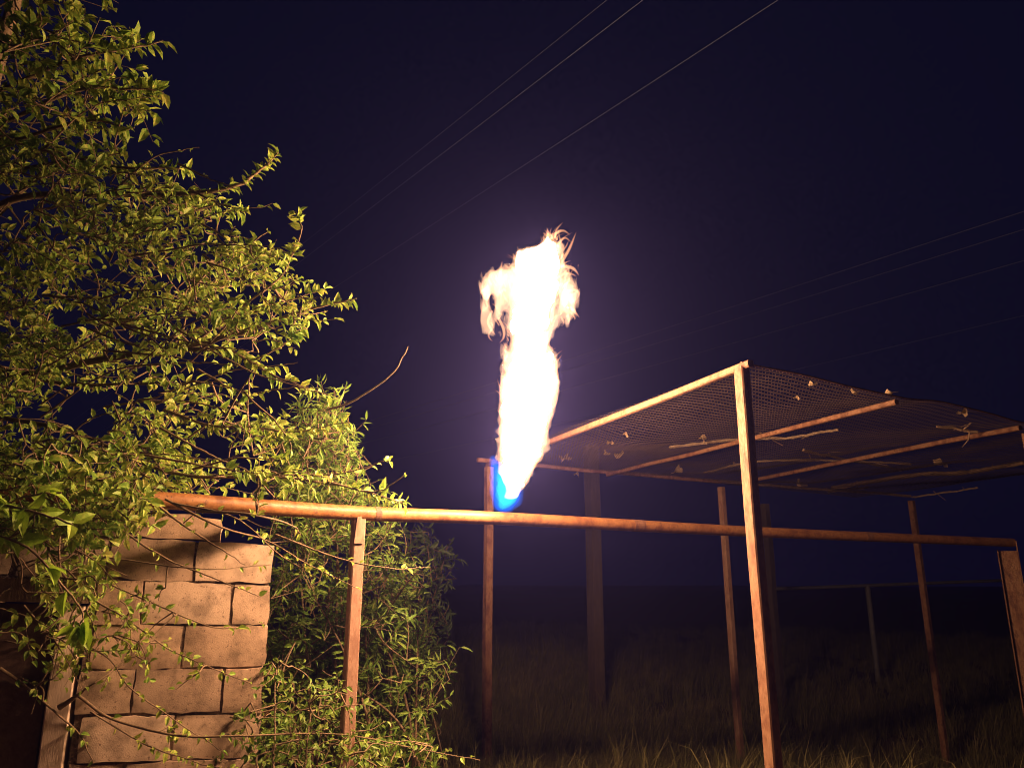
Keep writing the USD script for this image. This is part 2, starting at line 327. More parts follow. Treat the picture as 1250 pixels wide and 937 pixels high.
# sticks and dead leaves lying on the netting
def z5(x, y): return (x / 2.049 + 640, y / 2.049 + 420)
def stick(pts, r0, r1, label, seed, mtl='stick_bark'):
    P = spline([at_z(*z5(*p), RZ + .045) for p in pts], 40)
    r = np.random.default_rng(seed); P[:, 2] += np.cumsum(r.normal(0, .0022, 40)); P[:, 0] += np.cumsum(r.normal(0, .0022, 40))
    rad = np.linspace(r0, r1, 40) * (1 + .12 * r.normal(size=40))
    ms = [tube(P, rad, 7)]
    for i in r.integers(8, 36, 2):
        ms.append(tube([P[i], P[i] + r.normal(0, .035, 3) + (0, 0, .01), P[i] + r.normal(0, .05, 3)], [rad[i] * .6, rad[i] * .4, rad[i] * .2], 5))
    return tag(obj('dry_stick', cat(ms), mtl, smooth=60), label, 'stick', 'dry sticks lying on the wire netting')
stick([(365, 258), (530, 240), (655, 234), (790, 214)], .012, .010, 'crooked pale stick beside the second roof beam on the netting', 1)
stick([(450, 321), (530, 302), (615, 291), (800, 292), (965, 300)], .011, .009, 'long thin knotted stick crossing the netting behind the tall front post', 2)
stick([(698, 266), (820, 290), (945, 316)], .012, .008, 'short slanting stick crossing the long thin stick on the netting', 3)
stick([(760, 369), (860, 355)], .014, .013, 'straight lit stick end near the far edge of the netting', 4)
stick([(770, 358), (985, 326), (1100, 318), (1250, 288)], .026, .02, 'thick dark branch lying towards the far right of the netting', 5, 'old_wood')
stick([(970, 383), (1050, 374), (1135, 362)], .012, .01, 'thin straight stick above the far right post', 6)
stick([(1032, 206), (1130, 207)], .011, .01, 'faint short stick near the right front edge of netting', 7)

def dead_leaf(x, y, size, seed):
    r = np.random.default_rng(seed); c = at_z(*z5(x, y), RZ + .05)
    th = np.linspace(0, 2 * np.pi, 13)[:-1]; V = [c + (0, 0, 0)]
    a = r.random() * 6.28; ax = np.array([math.cos(a), math.sin(a), .5 * r.normal()]); ax /= np.linalg.norm(ax)
    up = np.cross(ax, [0.3, .2, 1]); up /= np.linalg.norm(up); w = np.cross(ax, up)
    for ring, rad in ((1, .55), (2, 1)):
        for k, t in enumerate(th):
            q = size * rad * (1 + .25 * r.normal() * (ring == 2))
            V.append(c + ax * q * math.cos(t) + up * q * .7 * math.sin(t) + w * size * (.55 * rad ** 2 * math.cos(t * 2 + seed) + .1 * r.normal()))
    F = [(0, 1 + k, 1 + (k + 1) % 12) for k in range(12)]
    for k in range(12):
        j = (k + 1) % 12; F += [(1 + k, 13 + k, 13 + j), (1 + k, 13 + j, 1 + j)]
    return trimesh.Trimesh(V, F, process=False)
bits = [(445, 236, .036, 'largest curled dead leaf on the netting left of the tall front post'),
        (235, 275, .034, 'round dead leaf on the netting between the first two beams, right of a smaller one'),
        (206, 272, .026, 'smaller dead leaf left beside the round one on the netting'),
        (253, 226, .02, 'pale scrap of leaf just behind the front roof beam'),
        (215, 246, .022, 'flat brown leaf scrap between front beam and round dead leaf'),
        (100, 284, .04, 'dead leaf nearest the flame on the netting'),
        (380, 316, .038, 'pale dead leaf near the far edge above the leftmost roof posts'),
        (131, 325, .03, 'dead leaf lying on the far roof pipe right of the flame'),
        (693, 348, .045, 'pale upright scrap near the far edge right of the tall front post'),
        (1045, 297, .04, 'lone pale scrap on the netting past the third beam'),
        (722, 99, .02, 'dead leaf on the front edge of netting nearest the tall post'),
        (680, 134, .014, 'tiny leaf scrap on the netting just inside the front edge'),
        (828, 119, .02, 'leaf scrap on the front netting edge left of the second beam end'),
        (915, 119, .02, 'dead leaf by the end of the second beam on the front edge'),
        (1097, 170, .03, 'upright leaf on the front edge right of the second beam')]
for i, (x, y, s, lab) in enumerate(bits):
    tag(obj('dead_leaf', dead_leaf(x, y, s * 1.35, 40 + i), 'dead_leaf', smooth=True), lab, 'dead leaf', 'dead leaves caught on the netting')

# ------------------------------------------------------------------ poles and fence in the dark behind
def polething(name, x, ytop, t, w, label, catg, m, top=None, lean=0):
    p = at(x, ytop, t)
    o = beam([p[0] + lean, p[1], -1.0], [p[0], p[1], p[2]], w, w, side=PD, n=30, wob=.02, seed=int(x))
    tag(obj(name, o, m, smooth=30), label, catg)
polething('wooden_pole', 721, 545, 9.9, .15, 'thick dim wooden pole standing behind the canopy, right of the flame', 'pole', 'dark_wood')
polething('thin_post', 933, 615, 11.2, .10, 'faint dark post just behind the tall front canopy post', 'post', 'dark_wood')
fence = thing('rail_fence', 'faint grey pipe fence in the dark field behind the canopy', 'fence')
fa, fb = at(930, 719, 12.5), at(1330, 704, 14.5)
obj('rail', tube(np.linspace(fa, fb, 12), .028, 8), 'far_steel', fence, smooth=50)
for x in (1046, 1290):
    s = (x - 930) / 400; q = fa + (fb - fa) * s
    obj('post', tube(np.array([[q[0], q[1], -1.0], [q[0], q[1], q[2]]]), .045, 8), 'far_steel', fence, smooth=50)

# ------------------------------------------------------------------ overhead wires
WV = np.array([-.636, .772, 0])
def cable(x, y, h, label, back, fwd, r):
    p = at_z(x, y, h); s = np.linspace(-back, fwd, 60)
    P = p + WV * s[:, None]; P[:, 2] += .0006 * (s - 8) ** 2 - .0006 * 64
    tag(obj('overhead_wire', tube(P, r, 6), 'cable', smooth=True), label, 'wire', 'overhead wires across the night sky')
cable(785, 0, 6.5, 'middle and brightest of the three wires passing above the flame', 8, 60, .0028)
cable(950, 0, 6.5, 'rightmost of the three wires passing above the flame', 8, 60, .0028)
cable(741, 0, 6.9, 'faint leftmost wire of the three passing above the flame', 8, 60, .002)
cable(1250, 258, 6.4, 'topmost of the wires at the right edge above the canopy', 14, 60, .0045)
cable(1250, 280, 6.4, 'second wire from the top at the right edge above the canopy', 14, 60, .0045)
cable(1250, 318, 6.1, 'third wire from the top at the right edge above the canopy', 14, 60, .0045)
cable(1250, 385, 5.6, 'lowest faint wire at the right edge just over the canopy', 14, 60, .0035)

# ------------------------------------------------------------------ flame
fl = thing('gas_flame', 'tall blazing jet of burning gas with blue base rising from the pipe', 'flame', loc=tuple(at(613, 621, 4.5)))
FO = at(613, 621, 4.5)
rows_f = np.array([  # y, left, right
    (283, 667, 673), (291, 666, 678), (301, 661, 689), (309, 639, 689), (321, 630, 687), (335, 623, 688), (347, 621, 684), (364, 619, 676), (390, 617, 672), (415, 618, 668), (426, 615, 668),
    (442, 615, 678), (463, 613, 681), (485, 610, 679), (506, 606, 671), (527, 604, 664), (549, 604, 660), (570, 608, 653), (592, 616, 643), (606, 614, 632), (618, 612, 620)], float)
TB, TT = 4.5, 3.35
def t_of(y): return TB + (TT - TB) * ((621 - y) / (621 - 283)) ** .9
h = .0105
lo, hi = np.array([-.42, 2.6, 1.8]), np.array([.55, 4.9, 3.5])
# flame axis in 3D, grid in (x, depth offset, z) sheared along the axis
ys = np.linspace(275, 630, 200); axis = np.array([at(625, y, t_of(y)) for y in ys])
def axis_y(z): return np.interp(z, axis[::-1, 2], axis[::-1, 1])
zg = np.arange(1.9, 3.2, h); xg = np.arange(-.3, .5, h); dg = np.arange(-.3, .3, h)
X, Dd, Z = np.meshgrid(xg, dg, zg, indexing='ij')
pts = np.stack([X, Dd + axis_y(Z), Z], -1)
pr = project(np.stack([X, axis_y(Z), Z], -1)); px, py, pf = pr[..., 0], pr[..., 1], pr[..., 2]
q = np.stack([X * 1.0, pts[..., 1], Z], -1)
def warp(sc, st, seed): return meshkit.fbm(np.stack([X * sc, Dd * sc, Z * sc * st], -1), 3, seed) - .5
wx = warp(7, .55, 11) * 46 + warp(22, .6, 12) * 34; wy = warp(7, .5, 13) * 40 + warp(22, .6, 14) * 30
hgt = np.clip((600 - py) / 300, 0.12, 1)
xx = px + wx * (.3 + .45 * hgt); yy = py + wy * hgt * .8
L = np.interp(yy, rows_f[:, 0], rows_f[:, 1]); R = np.interp(yy, rows_f[:, 0], rows_f[:, 2])
cx, hw = (L + R) / 2 + 1 * np.clip((yy - 410) / 20, 0, 1), ((R - L) / 2 - 1.2) * np.clip((yy - 278) / 12, 0, 1) * np.clip((622 - yy) / 8, 0, 1)
dpx = Dd / pf * 909
f_main = 1 - np.sqrt(((xx - cx) / np.maximum(hw, 1)) ** 2 + (dpx / np.maximum(hw * .85, 1)) ** 2)
f_main = np.where(hw < 2, -1, f_main)
def lobe(x0, y0, rx, ry, tilt, d0=0.0):
    c, s = math.cos(tilt), math.sin(tilt)
    a, b = (px + wx * .95 - x0), (py + wy * 1.0 - y0)
    return 1 - np.sqrt(((a * c + b * s) / rx) ** 2 + ((-a * s + b * c) / ry) ** 2 + ((dpx - d0) / (rx * 1.1)) ** 2)
f_l = np.maximum(lobe(611, 350, 15, 14, .1), lobe(609, 382, 9, 24, -.1))
f_r = np.maximum(lobe(687, 366, 15, 25, -.15), lobe(688, 334, 11, 16, -.5))
fine = warp(30, .45, 21) * .55 + warp(62, .5, 22) * .3
F_all = np.maximum(f_main * 1.0, np.maximum(f_l, f_r) * .6) 
edge = np.clip(hgt * 1.15, .25, 1)
def level(field, lev):
    def g(x, y, z):
        i, j, k = (x - xg[0]) / h, (y - dg[0]) / h, (z - zg[0]) / h
        i0, j0, k0 = int(i), int(j), int(k)
        if i0 < 0 or j0 < 0 or k0 < 0 or i0 >= field.shape[0] - 1 or j0 >= field.shape[1] - 1 or k0 >= field.shape[2] - 1: return -1.0
        a, b, c = i - i0, j - j0, k - k0
        B = field[i0:i0 + 2, j0:j0 + 2, k0:k0 + 2]
        B = B[0] * (1 - a) + B[1] * a; B = B[0] * (1 - b) + B[1] * b
        return float(B[0] * (1 - c) + B[1] * c)
    m = manifold3d.Manifold.level_set(g, [xg[0], dg[0], zg[0], xg[-1], dg[-1], zg[-1]], h * 1.0, lev)
    mm = m.to_mesh(); v = np.array(mm.vert_properties[:, :3], float); v[:, 1] += axis_y(v[:, 2])
    return trimesh.Trimesh(v - FO, np.array(mm.tri_verts), process=False)
f_core = f_main + (warp(16, .6, 30) * .5 + warp(30, .75, 31) * 1.0) * np.clip(hgt * 1.3, .62, 1) + .02
f_core = np.where(py > 600, -1, f_core)
f_out = F_all + (warp(15, .45, 40) * 1.1 + warp(32, .55, 41) * 1.3) * edge * (1 + .5 * (hgt > .62)) + .05 * hgt
f_out = np.maximum(f_out, f_core + .02)
f_out = f_out - .09 * np.clip(587 - px, 0, 30) - .09 * np.clip(px - 705, 0, 30)
f_out = f_out - .10 * np.clip(611 - px, 0, 30) * ((py > 408) & (py < 470))
f_out = np.where(py > 608, -1, f_out)
obj('core', level(f_core, .26), 'flame_core', fl, smooth=True)
obj('outer_flame', level(f_out, .0), 'flame_gas', fl, smooth=True)
blue = [((613, 621), 2), ((613, 616), 11), ((618, 606), 18), ((617, 593), 18), ((610, 577), 12), ((604, 566), 6), ((602, 557), 2)]
BP = spline([at(x, y, t_of(y) - .03) for (x, y), _ in blue], 60); br = np.interp(np.linspace(0, 6, 60), range(7), [w for _, w in blue]) / 909 * 4.4
for k, sc_ in enumerate((1.12, .9, .68, .46)):
    b_ = tube(BP - FO, br * sc_, 24)
    b_.vertices += b_.vertex_normals * (.03 * (meshkit.fbm(b_.vertices * (26, 26, 12), 3, 5 + k) - .5))[:, None]
    obj('blue_base', b_, 'blue_gas', fl, smooth=True)
mat('cyan_gas', {'v': ('principled_volume', {'color': (0, 0, 0), 'density': 0.0, 'emission_strength': 9.0, 'emission_color': (.02, .6, .75)})}, [], volume='v.volume')
inner = tube(BP[4:44] - FO + (.004, 0, 0), br[4:44] * np.clip(np.sin(np.linspace(0.15, 3.0, 40)), 0, 1) * .72 + .002, 20)
inner.vertices += inner.vertex_normals * (.03 * (meshkit.fbm(inner.vertices * (30, 30, 14), 3, 6) - .5))[:, None]
obj('inner_cone', inner, 'cyan_gas', fl, smooth=True)

# thin licks of flame at the crown and the two side lobes
def lick(pts, w, dd=0.0):
    Z = [(570 + x / 5.856, 270 + y / 5.856) for x, y in pts]
    P = spline([at(x, y, t_of(y) + dd) for x, y in Z], 22) - FO
    s = np.linspace(0, 1, 22); rad = w / 5.856 / 909 * 3.4 * np.sin(np.pi * np.clip(.32 + .68 * s, 0, 1)) ** .8 + .0006
    obj('flame_tongue', tube(P, rad, 8), 'flame_lick', fl, smooth=True)
mat('flame_lick', {'v': ('principled_volume', {'color': (0, 0, 0), 'density': 0.0, 'emission_strength': 62.0, 'emission_color': (1.0, .44, .20)})}, [], volume='v.volume')
for pts, w in [([(590, 170), (580, 110), (574, 48)], 20), ([(600, 130), (640, 85), (690, 68), (738, 98)], 15), ([(640, 190), (670, 140), (705, 120), (745, 150)], 13), ([(680, 290), (735, 190), (782, 76)], 15),
    ([(660, 320), (740, 330), (775, 352), (802, 390)], 18), ([(660, 400), (700, 375), (750, 378), (785, 396)], 14), ([(430, 270), (415, 225), (398, 194)], 22), ([(370, 300), (345, 262), (330, 228)], 16), ([(480, 250), (500, 205), (522, 160)], 15),
    ([(350, 370), (325, 335), (298, 306)], 14), ([(235, 420), (240, 360), (252, 284)], 18), ([(215, 420), (205, 385), (186, 358)], 12), ([(175, 460), (160, 430), (150, 396)], 13), ([(150, 480), (115, 492), (92, 520)], 15),
    ([(160, 520), (140, 575), (146, 610), (112, 645)], 13), ([(180, 640), (150, 720), (185, 790), (205, 812)], 15), ([(180, 770), (155, 810), (165, 840), (186, 858)], 10), ([(225, 690), (262, 770), (262, 830), (232, 872)], 17),
    ([(690, 470), (712, 440), (738, 425)], 15), ([(720, 500), (775, 492), (800, 520), (780, 562)], 15), ([(730, 560), (765, 570), (790, 548)], 12), ([(735, 610), (765, 640), (806, 690)], 17), ([(715, 670), (728, 705), (722, 742)], 13), ([(670, 680), (690, 715), (692, 745)], 11),
    ([(740, 650), (770, 690), (765, 705)], 10), ([(280, 500), (262, 490), (245, 520), (240, 620)], 16), ([(600, 720), (612, 640), (625, 560)], 22), ([(330, 300), (300, 330), (280, 320), (262, 300)], 11), ([(560, 150), (548, 120), (556, 96)], 12)]:
    lick(pts, w * .72)
lr = np.random.default_rng(5)
for k in range(190):
    y = 288 + 200 * lr.random() ** 1.5; side = lr.choice([-1, 1])
    Lx, Rx = np.interp(y, rows_f[:, 0], rows_f[:, 1]), np.interp(y, rows_f[:, 0], rows_f[:, 2])
    if 330 < y < 400: Lx, Rx = (Lx - 20 * lr.random(), Rx + 14 * lr.random())
    x = (Lx if side < 0 else Rx) - side * 3
    if y < 312: x = Lx + (Rx - Lx) * lr.random()
    ln = (6 + 17 * lr.random() ** 2) * (1.15 if y < 330 else .85); u = np.array([side * (.15 + .45 * lr.random()), -.95 + .4 * lr.random()]); bend = lr.normal(0, .22)
    p = [(x, y), (x + u[0] * ln * .5, y + u[1] * ln * .5), (x + u[0] * ln - u[1] * bend * ln, y + u[1] * ln + u[0] * bend * ln)]
    lick([((a - 570) * 5.856, (b - 270) * 5.856) for a, b in p], 2.5 + 5 * lr.random(), lr.normal(0, .02))


# ------------------------------------------------------------------ foliage
def leaf_set(n, pos, dirs, nrm, length, width, fold=.25, curl=.25):
    """n leaves of 8 triangles: (n, 9, 3) vertices and the triangles of one."""
    x = dirs / np.linalg.norm(dirs, axis=1, keepdims=True)
    y = np.cross(nrm, x); y /= np.linalg.norm(y, axis=1, keepdims=True) + 1e-9
    z = np.cross(x, y)
    t = np.array([[0, 0, 0], [.3, 0, .0], [.7, 0, 0], [1, 0, 0], [.28, .5, 1], [.68, .38, 1], [.28, -.5, 1], [.68, -.38, 1]])
    zc = -curl * (t[:, 0] ** 2)
    V = pos[:, None] + length[:, None, None] * (t[None, :, :1] * x[:, None]) + width[:, None, None] * (t[None, :, 1:2] * y[:, None]) + (length[:, None] * zc[None] + fold * width[:, None] * t[None, :, 2])[..., None] * z[:, None]
    F = np.array([(0, 1, 4), (1, 5, 4), (1, 2, 5), (2, 3, 5), (0, 6, 1), (1, 6, 7), (1, 7, 2), (2, 7, 3)])
    return V, F

class Plant:
    def __init__(self, name, label, cat_, group=None, leaf='elm_leaf', bark='bark', seed=0, ll=(.05, .08), lw=.5, avoid=None):
        self.t = thing(name, label, cat_, group); self.leafmat, self.bark = leaf, bark
        self.r = np.random.default_rng(seed); self.ll, self.lw = ll, lw
        self.skel, self.big, self.fine, self.L = [], [], [], []
    def bough(self, pts, r0, r1, n=40, jit=.012, big=True, leaves=0, spread=1.0):
        P = spline(pts, n); P = P + np.cumsum(self.r.normal(0, jit / 4, P.shape), 0) * np.linspace(0, 1, n)[:, None]
        (self.big if big else self.fine).append(tube(P, np.linspace(r0, r1, n), 7 if big else 4))
        self.skel.append(P)
        if leaves: self.leaf_along(P[n // 6:], leaves, spread)
        return P
    def leaf_along(self, P, n, spread=1.0):
        r = self.r; T, N, B = frames(P)
        i = np.clip((r.random(n) ** .8 * len(P)).astype(int), 0, len(P) - 1)
        a = r.random(n) * 6.283
        side = np.cos(a)[:, None] * N[i] + np.sin(a)[:, None] * B[i]
        d = T[i] * (.35 + .5 * r.random(n))[:, None] + side * .9 * spread + np.array([0, 0, -.15])
        nr = np.array([0, 0, 1.0]) * .6 + r.normal(0, .55, (n, 3)) + np.array([.85, -.7, 0.1])
        L = self.ll[0] + (self.ll[1] - self.ll[0]) * r.random(n)
        self.L.append((P[i] + side * .004, d, nr, L, L * self.lw * (.8 + .4 * r.random(n))))
    def twig(self, p, d, length, nleaf, r0=.0035, attach=True, droop=-.12):
        r = self.r; d = d / np.linalg.norm(d)
        q1 = p + d * length * .5 + r.normal(0, .1, 3) * length; q2 = p + d * length + r.normal(0, .16, 3) * length + np.array([0, 0, droop * length])
        P = spline([p, q1, q2], 12)
        self.fine.append(tube(P, np.linspace(r0, .0012, 12), 4, cap=False))
        if nleaf: self.leaf_along(P, nleaf)
        if attach and self.skel:
            S = np.vstack(self.skel); k = np.argmin(((S - p) ** 2).sum(1) + 3 * np.maximum(S[:, 0] - p[0], 0) ** 2); b = S[k]
            dist = np.linalg.norm(b - p)
            if dist > .03:
                mid = (b + p) / 2 + r.normal(0, .08, 3) * dist
                Q = spline([b, mid, p], max(8, int(dist * 26)))
                self.fine.append(tube(Q, np.linspace(min(.004 + .006 * dist, .012), r0, len(Q)), 4, cap=False))
                if dist < 1.2: self.skel.append(Q)
    def fill(self, poly, trange, n, length, nleaf, dmean, dspread=.6, dens=None):
        from matplotlib.path import Path as MP
    def done(self, limit=300, clearance=None):
        if self.big: obj('trunk', cat(self.big), self.bark, self.t, smooth=60)
        if self.fine: tag(obj('twigs', cat(self.fine), self.bark, self.t, smooth=True), kind='stuff')
        if not self.L: return
        pos, d, nr, L, W = (np.concatenate([x[k] for x in self.L]) for k in range(5))
        V, F = leaf_set(len(pos), pos, d, nr, L, W)
        pr = project(V.mean(1)); size = L * W / pr[:, 2] ** 2
        ok = (pr[:, 0] > 0) & (pr[:, 0] < 1250) & (pr[:, 1] > 0) & (pr[:, 1] < 937)
        order = np.argsort(-(size * ok)); single = order[:min(limit, ok.sum())]; rest = order[min(limit, ok.sum()):]
        for k in single: obj('leaf', trimesh.Trimesh(V[k], F, process=False), self.leafmat, self.t)
        if len(rest):
            VV = V[rest].reshape(-1, 3); FF = (F[None] + (np.arange(len(rest)) * 8)[:, None, None]).reshape(-1, 3)
            tag(obj('foliage', trimesh.Trimesh(VV, FF, process=False), self.leafmat, self.t), kind='stuff')

def inside(poly, x, y):
    poly = np.asarray(poly, float); c = False; j = len(poly) - 1
    for i in range(len(poly)):
        if (poly[i, 1] > y) != (poly[j, 1] > y) and x < (poly[j, 0] - poly[i, 0]) * (y - poly[i, 1]) / (poly[j, 1] - poly[i, 1]) + poly[i, 0]: c = not c
        j = i
    return c
def scatter(pl, poly, t0, t1, n, length, nleaf, d, ds=.5, thin=None, droop=-.12):
    r = pl.r; poly = np.asarray(poly, float); a, b = poly.min(0), poly.max(0); k = 0; tries = 0
    while k < n and tries < n * 40:
        tries += 1
        x, y = a + (b - a) * r.random(2)
        if not inside(poly, x, y): continue
        t = t0 + (t1 - t0) * r.random()
        p = at(x, y, t)
        if thin is not None and meshkit.fbm(p * thin[0], 2, 5) < thin[1] + .06 * r.normal(): continue
        if p[2] < .15 : continue
        k += 1
        ln = length * (.6 + .8 * r.random())
        dd = np.asarray(d) + r.normal(0, ds, 3)
        pl.twig(p - dd / np.linalg.norm(dd) * ln * .7, dd, ln, int(nleaf * (.6 + .8 * r.random())), droop=droop)

def z1(x, y, t): return at(x / 2.929, y / 2.929, t)
def z2(x, y, t): return at(x / 2.5, y / 2.5 + 300, t)
def z3(x, y, t): return at(x / 2.0833, y / 2.0833 + 580, t)

# leafy tree filling the left edge
T = Plant('leafy_tree', 'tall leafy tree at the left edge, branches lit by the flame above the block wall', 'tree', leaf='elm_leaf', seed=3, ll=(.028, .060), lw=.5)
base = np.array([-3.1, 4.7, -.1])
trunk = T.bough([base, base + (.05, -.05, 1.2), at(-60, 430, 4.5), at(-20, 150, 4.4), at(30, -45, 4.3)], .12, .03, 50)
def off(k): return trunk[k]
T.bough([off(28), z1(0, 735, 3.9), z1(370, 700, 3.7), z1(600, 705, 3.65), z1(830, 680, 3.6), z1(925, 620, 3.6), z1(990, 558, 3.6)], .022, .003, 60, leaves=110)
T.bough([off(29), z1(140, 630, 3.9), z1(340, 600, 3.8), z1(540, 602, 3.75), z1(665, 618, 3.75)], .016, .003, leaves=80)
T.bough([z1(700, 752, 3.62), z1(790, 722, 3.62), z1(835, 728, 3.62)], .005, .002, 14, leaves=12)
T.bough([off(24), z2(100, 390, 4.0), z2(250, 360, 3.8), z2(560, 312, 3.65), z2(740, 270, 3.6), z2(960, 210, 3.55), z2(1080, 182, 3.55)], .026, .003, 60, leaves=90)
T.bough([z2(540, 318, 3.66), z2(680, 318, 3.6), z2(760, 355, 3.6), z2(850, 402, 3.6), z2(1000, 460, 3.6)], .010, .003, 40, leaves=70)
T.bough([z2(760, 355, 3.6), z2(860, 310, 3.6), z2(925, 262, 3.6)], .005, .002, 20, leaves=40)
T.bough([z2(600, 290, 3.66), z2(720, 200, 3.6), z2(850, 110, 3.6), z2(890, 40, 3.6), z2(905, 0, 3.6)], .008, .002, 30, leaves=60)
T.bough([z2(720, 220, 3.62), z2(850, 180, 3.6), z2(990, 130, 3.6)], .006, .002, 30, leaves=40)
T.bough([off(24), z2(200, 420, 3.9), z2(400, 412, 3.7), z2(650, 402, 3.65)], .012, .003, 40, leaves=30)
T.bough([off(22), z2(200, 560, 3.8), z2(540, 695, 3.6), z2(870, 702, 3.55), z2(1080, 735, 3.55), z2(1235, 792, 3.55)], .014, .002, 60, leaves=60)
T.bough([z2(1000, 720, 3.55), z2(1140, 745, 3.55), z2(1240, 688, 3.55)], .006, .002, 20, leaves=12)
T.bough([z2(870, 702, 3.56), z2(1050, 690, 3.5), z2(1180, 650, 3.5)], .005, .002, 20, leaves=16)
T.bough([z2(500, 500, 3.7), z2(640, 545, 3.6), z2(760, 548, 3.6), z2(900, 560, 3.6), z2(1060, 520, 3.6)], .008, .002, 40, leaves=60)
T.bough([z2(1000, 500, 3.6), z2(1080, 470, 3.6), z2(1190, 390, 3.6), z2(1245, 310, 3.6)], .006, .0025, 24, leaves=0)
T.bough([z1(980, 937, 3.62), z1(1045, 915, 3.6), z1(1080, 830, 3.6), z1(1062, 760, 3.6)], .006, .002, 20, leaves=26)
T.bough([z1(700, 1020, 3.7), z1(800, 900, 3.65), z1(840, 790, 3.65)], .006, .002, 20, leaves=26)
T.bough([z1(760, 960, 3.7), z1(860, 880, 3.65), z1(945, 838, 3.65)], .006, .002, 20, leaves=14)
up = [([off(40), at(-20, 120, 3.9), at(70, 80, 3.6), at(130, 62, 3.5), at(196, 52, 3.5)], 90), ([off(38), at(0, 150, 3.8), at(90, 110, 3.6), at(150, 108, 3.5), at(192, 116, 3.5)], 80),
      ([off(42), at(30, 60, 3.7), at(60, 10, 3.5), at(95, -30, 3.5)], 70), ([off(36), at(20, 170, 3.8), at(100, 150, 3.6), at(165, 158, 3.6)], 60), ([off(33), at(0, 210, 3.7), at(70, 195, 3.6), at(150, 180, 3.6)], 60)]
Tl = T.ll; T.ll = (.045, .08)
for p, n in up: T.bough(p, .014, .003, 40, leaves=n)
scatter(T, [(-60, -60), (110, -60), (110, 20), (195, 45), (200, 110), (170, 165), (150, 190), (-60, 200)], 3.3, 4.1, 150, .22, 8, (.8, -.1, .25))
T.ll = Tl
scatter(T, [(-80, 180), (160, 180), (190, 210), (300, 235), (250, 270), (330, 330), (300, 400), (230, 420), (290, 440), (340, 480), (350, 540), (380, 600), (200, 612), (100, 660), (-80, 700)], 3.2, 4.4, 600, .22, 13, (.8, -.15, .12), thin=(2.9, .53))
scatter(T, [(200, 230), (280, 240), (350, 320), (400, 385), (330, 420), (240, 420)], 3.4, 4.0, 60, .16, 8, (.8, -.1, .35))
scatter(T, [(-80, 480), (90, 520), (140, 640), (120, 760), (60, 800), (-80, 780)], 3.0, 3.5, 80, .2, 8, (.6, -.1, -.2), thin=(2.6, .47))
for k in range(46):                                        # long arching shoots
    y0 = T.r.uniform(190, 600); x0 = T.r.uniform(40, 250); ln = T.r.uniform(70, 190); up_ = T.r.uniform(-.45, .75)
    x1, x2 = x0 + ln * .5, x0 + ln
    edge_x = np.interp(y0 - ln * up_, [0, 200, 300, 380, 450, 600], [200, 330, 370, 430, 430, 490])
    if x2 > edge_x: continue
    t0 = T.r.uniform(3.35, 3.75)
    T.bough([at(x0, y0, t0), at(x1, y0 - ln * up_ * .62, t0 - .06), at(x2, y0 - ln * up_ * .85 + 8, t0 - .1)], .006, .0018, 30, jit=.012, big=False, leaves=int(T.r.integers(2, 20)))
scatter(T, [(-60, 560), (120, 560), (185, 590), (190, 640), (60, 660), (-60, 660)], 2.85, 3.2, 120, .16, 11, (.6, -.1, -.15))
T.ll = (.02, .038)
scatter(T, [(-60, 150), (160, 190), (330, 240), (400, 385), (330, 420), (300, 470), (340, 600), (100, 640), (-60, 640)], 3.2, 3.8, 190, .14, 13, (.7, -.15, .2), thin=(2.9, .53))
T.done()

# willow bush behind the pipe
Bsh = Plant('willow_bush', 'dense green willow bush behind the pipe, right of the block wall', 'bush', leaf='willow_leaf', seed=5, ll=(.05, .09), lw=.2)
for k, (x, y, tt) in enumerate([(350, 540, 5.1), (405, 475, 5.3), (425, 500, 5.2), (385, 470, 5.4), (430, 640, 4.8), (480, 690, 4.9), (370, 700, 4.5), (510, 720, 5.0), (450, 760, 4.7), (500, 850, 4.9), (390, 820, 4.5)]):
    g = np.array([-1.15 + .08 * k, 4.95 + .05 * (k % 3), -.1]); e = at(x, y, tt)
    Bsh.bough([g, g * .6 + e * .4 + (0, 0, .35), e], .014, .003, 36, leaves=40)
scatter(Bsh, [(335, 640), (330, 520), (380, 470), (425, 490), (440, 570), (470, 600), (490, 640), (520, 700), (500, 760), (555, 800), (530, 850), (540, 960), (320, 960), (325, 760)], 4.45, 5.5, 700, .26, 13, (.35, -.2, .75), ds=.45)
scatter(Bsh, [(350, 560), (390, 470), (425, 490), (435, 590), (490, 650), (350, 660)], 4.9, 5.8, 95, .26, 11, (.2, -.2, .95), ds=.35)
Bsh.done()

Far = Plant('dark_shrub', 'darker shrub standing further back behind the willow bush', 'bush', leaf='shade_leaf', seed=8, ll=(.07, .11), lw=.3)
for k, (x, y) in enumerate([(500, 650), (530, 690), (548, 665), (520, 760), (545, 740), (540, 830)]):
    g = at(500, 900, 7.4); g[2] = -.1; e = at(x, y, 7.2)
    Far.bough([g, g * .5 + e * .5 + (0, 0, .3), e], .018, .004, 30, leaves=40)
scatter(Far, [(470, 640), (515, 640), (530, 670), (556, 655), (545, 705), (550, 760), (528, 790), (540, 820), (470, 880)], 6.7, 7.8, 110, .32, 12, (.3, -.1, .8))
Far.done()

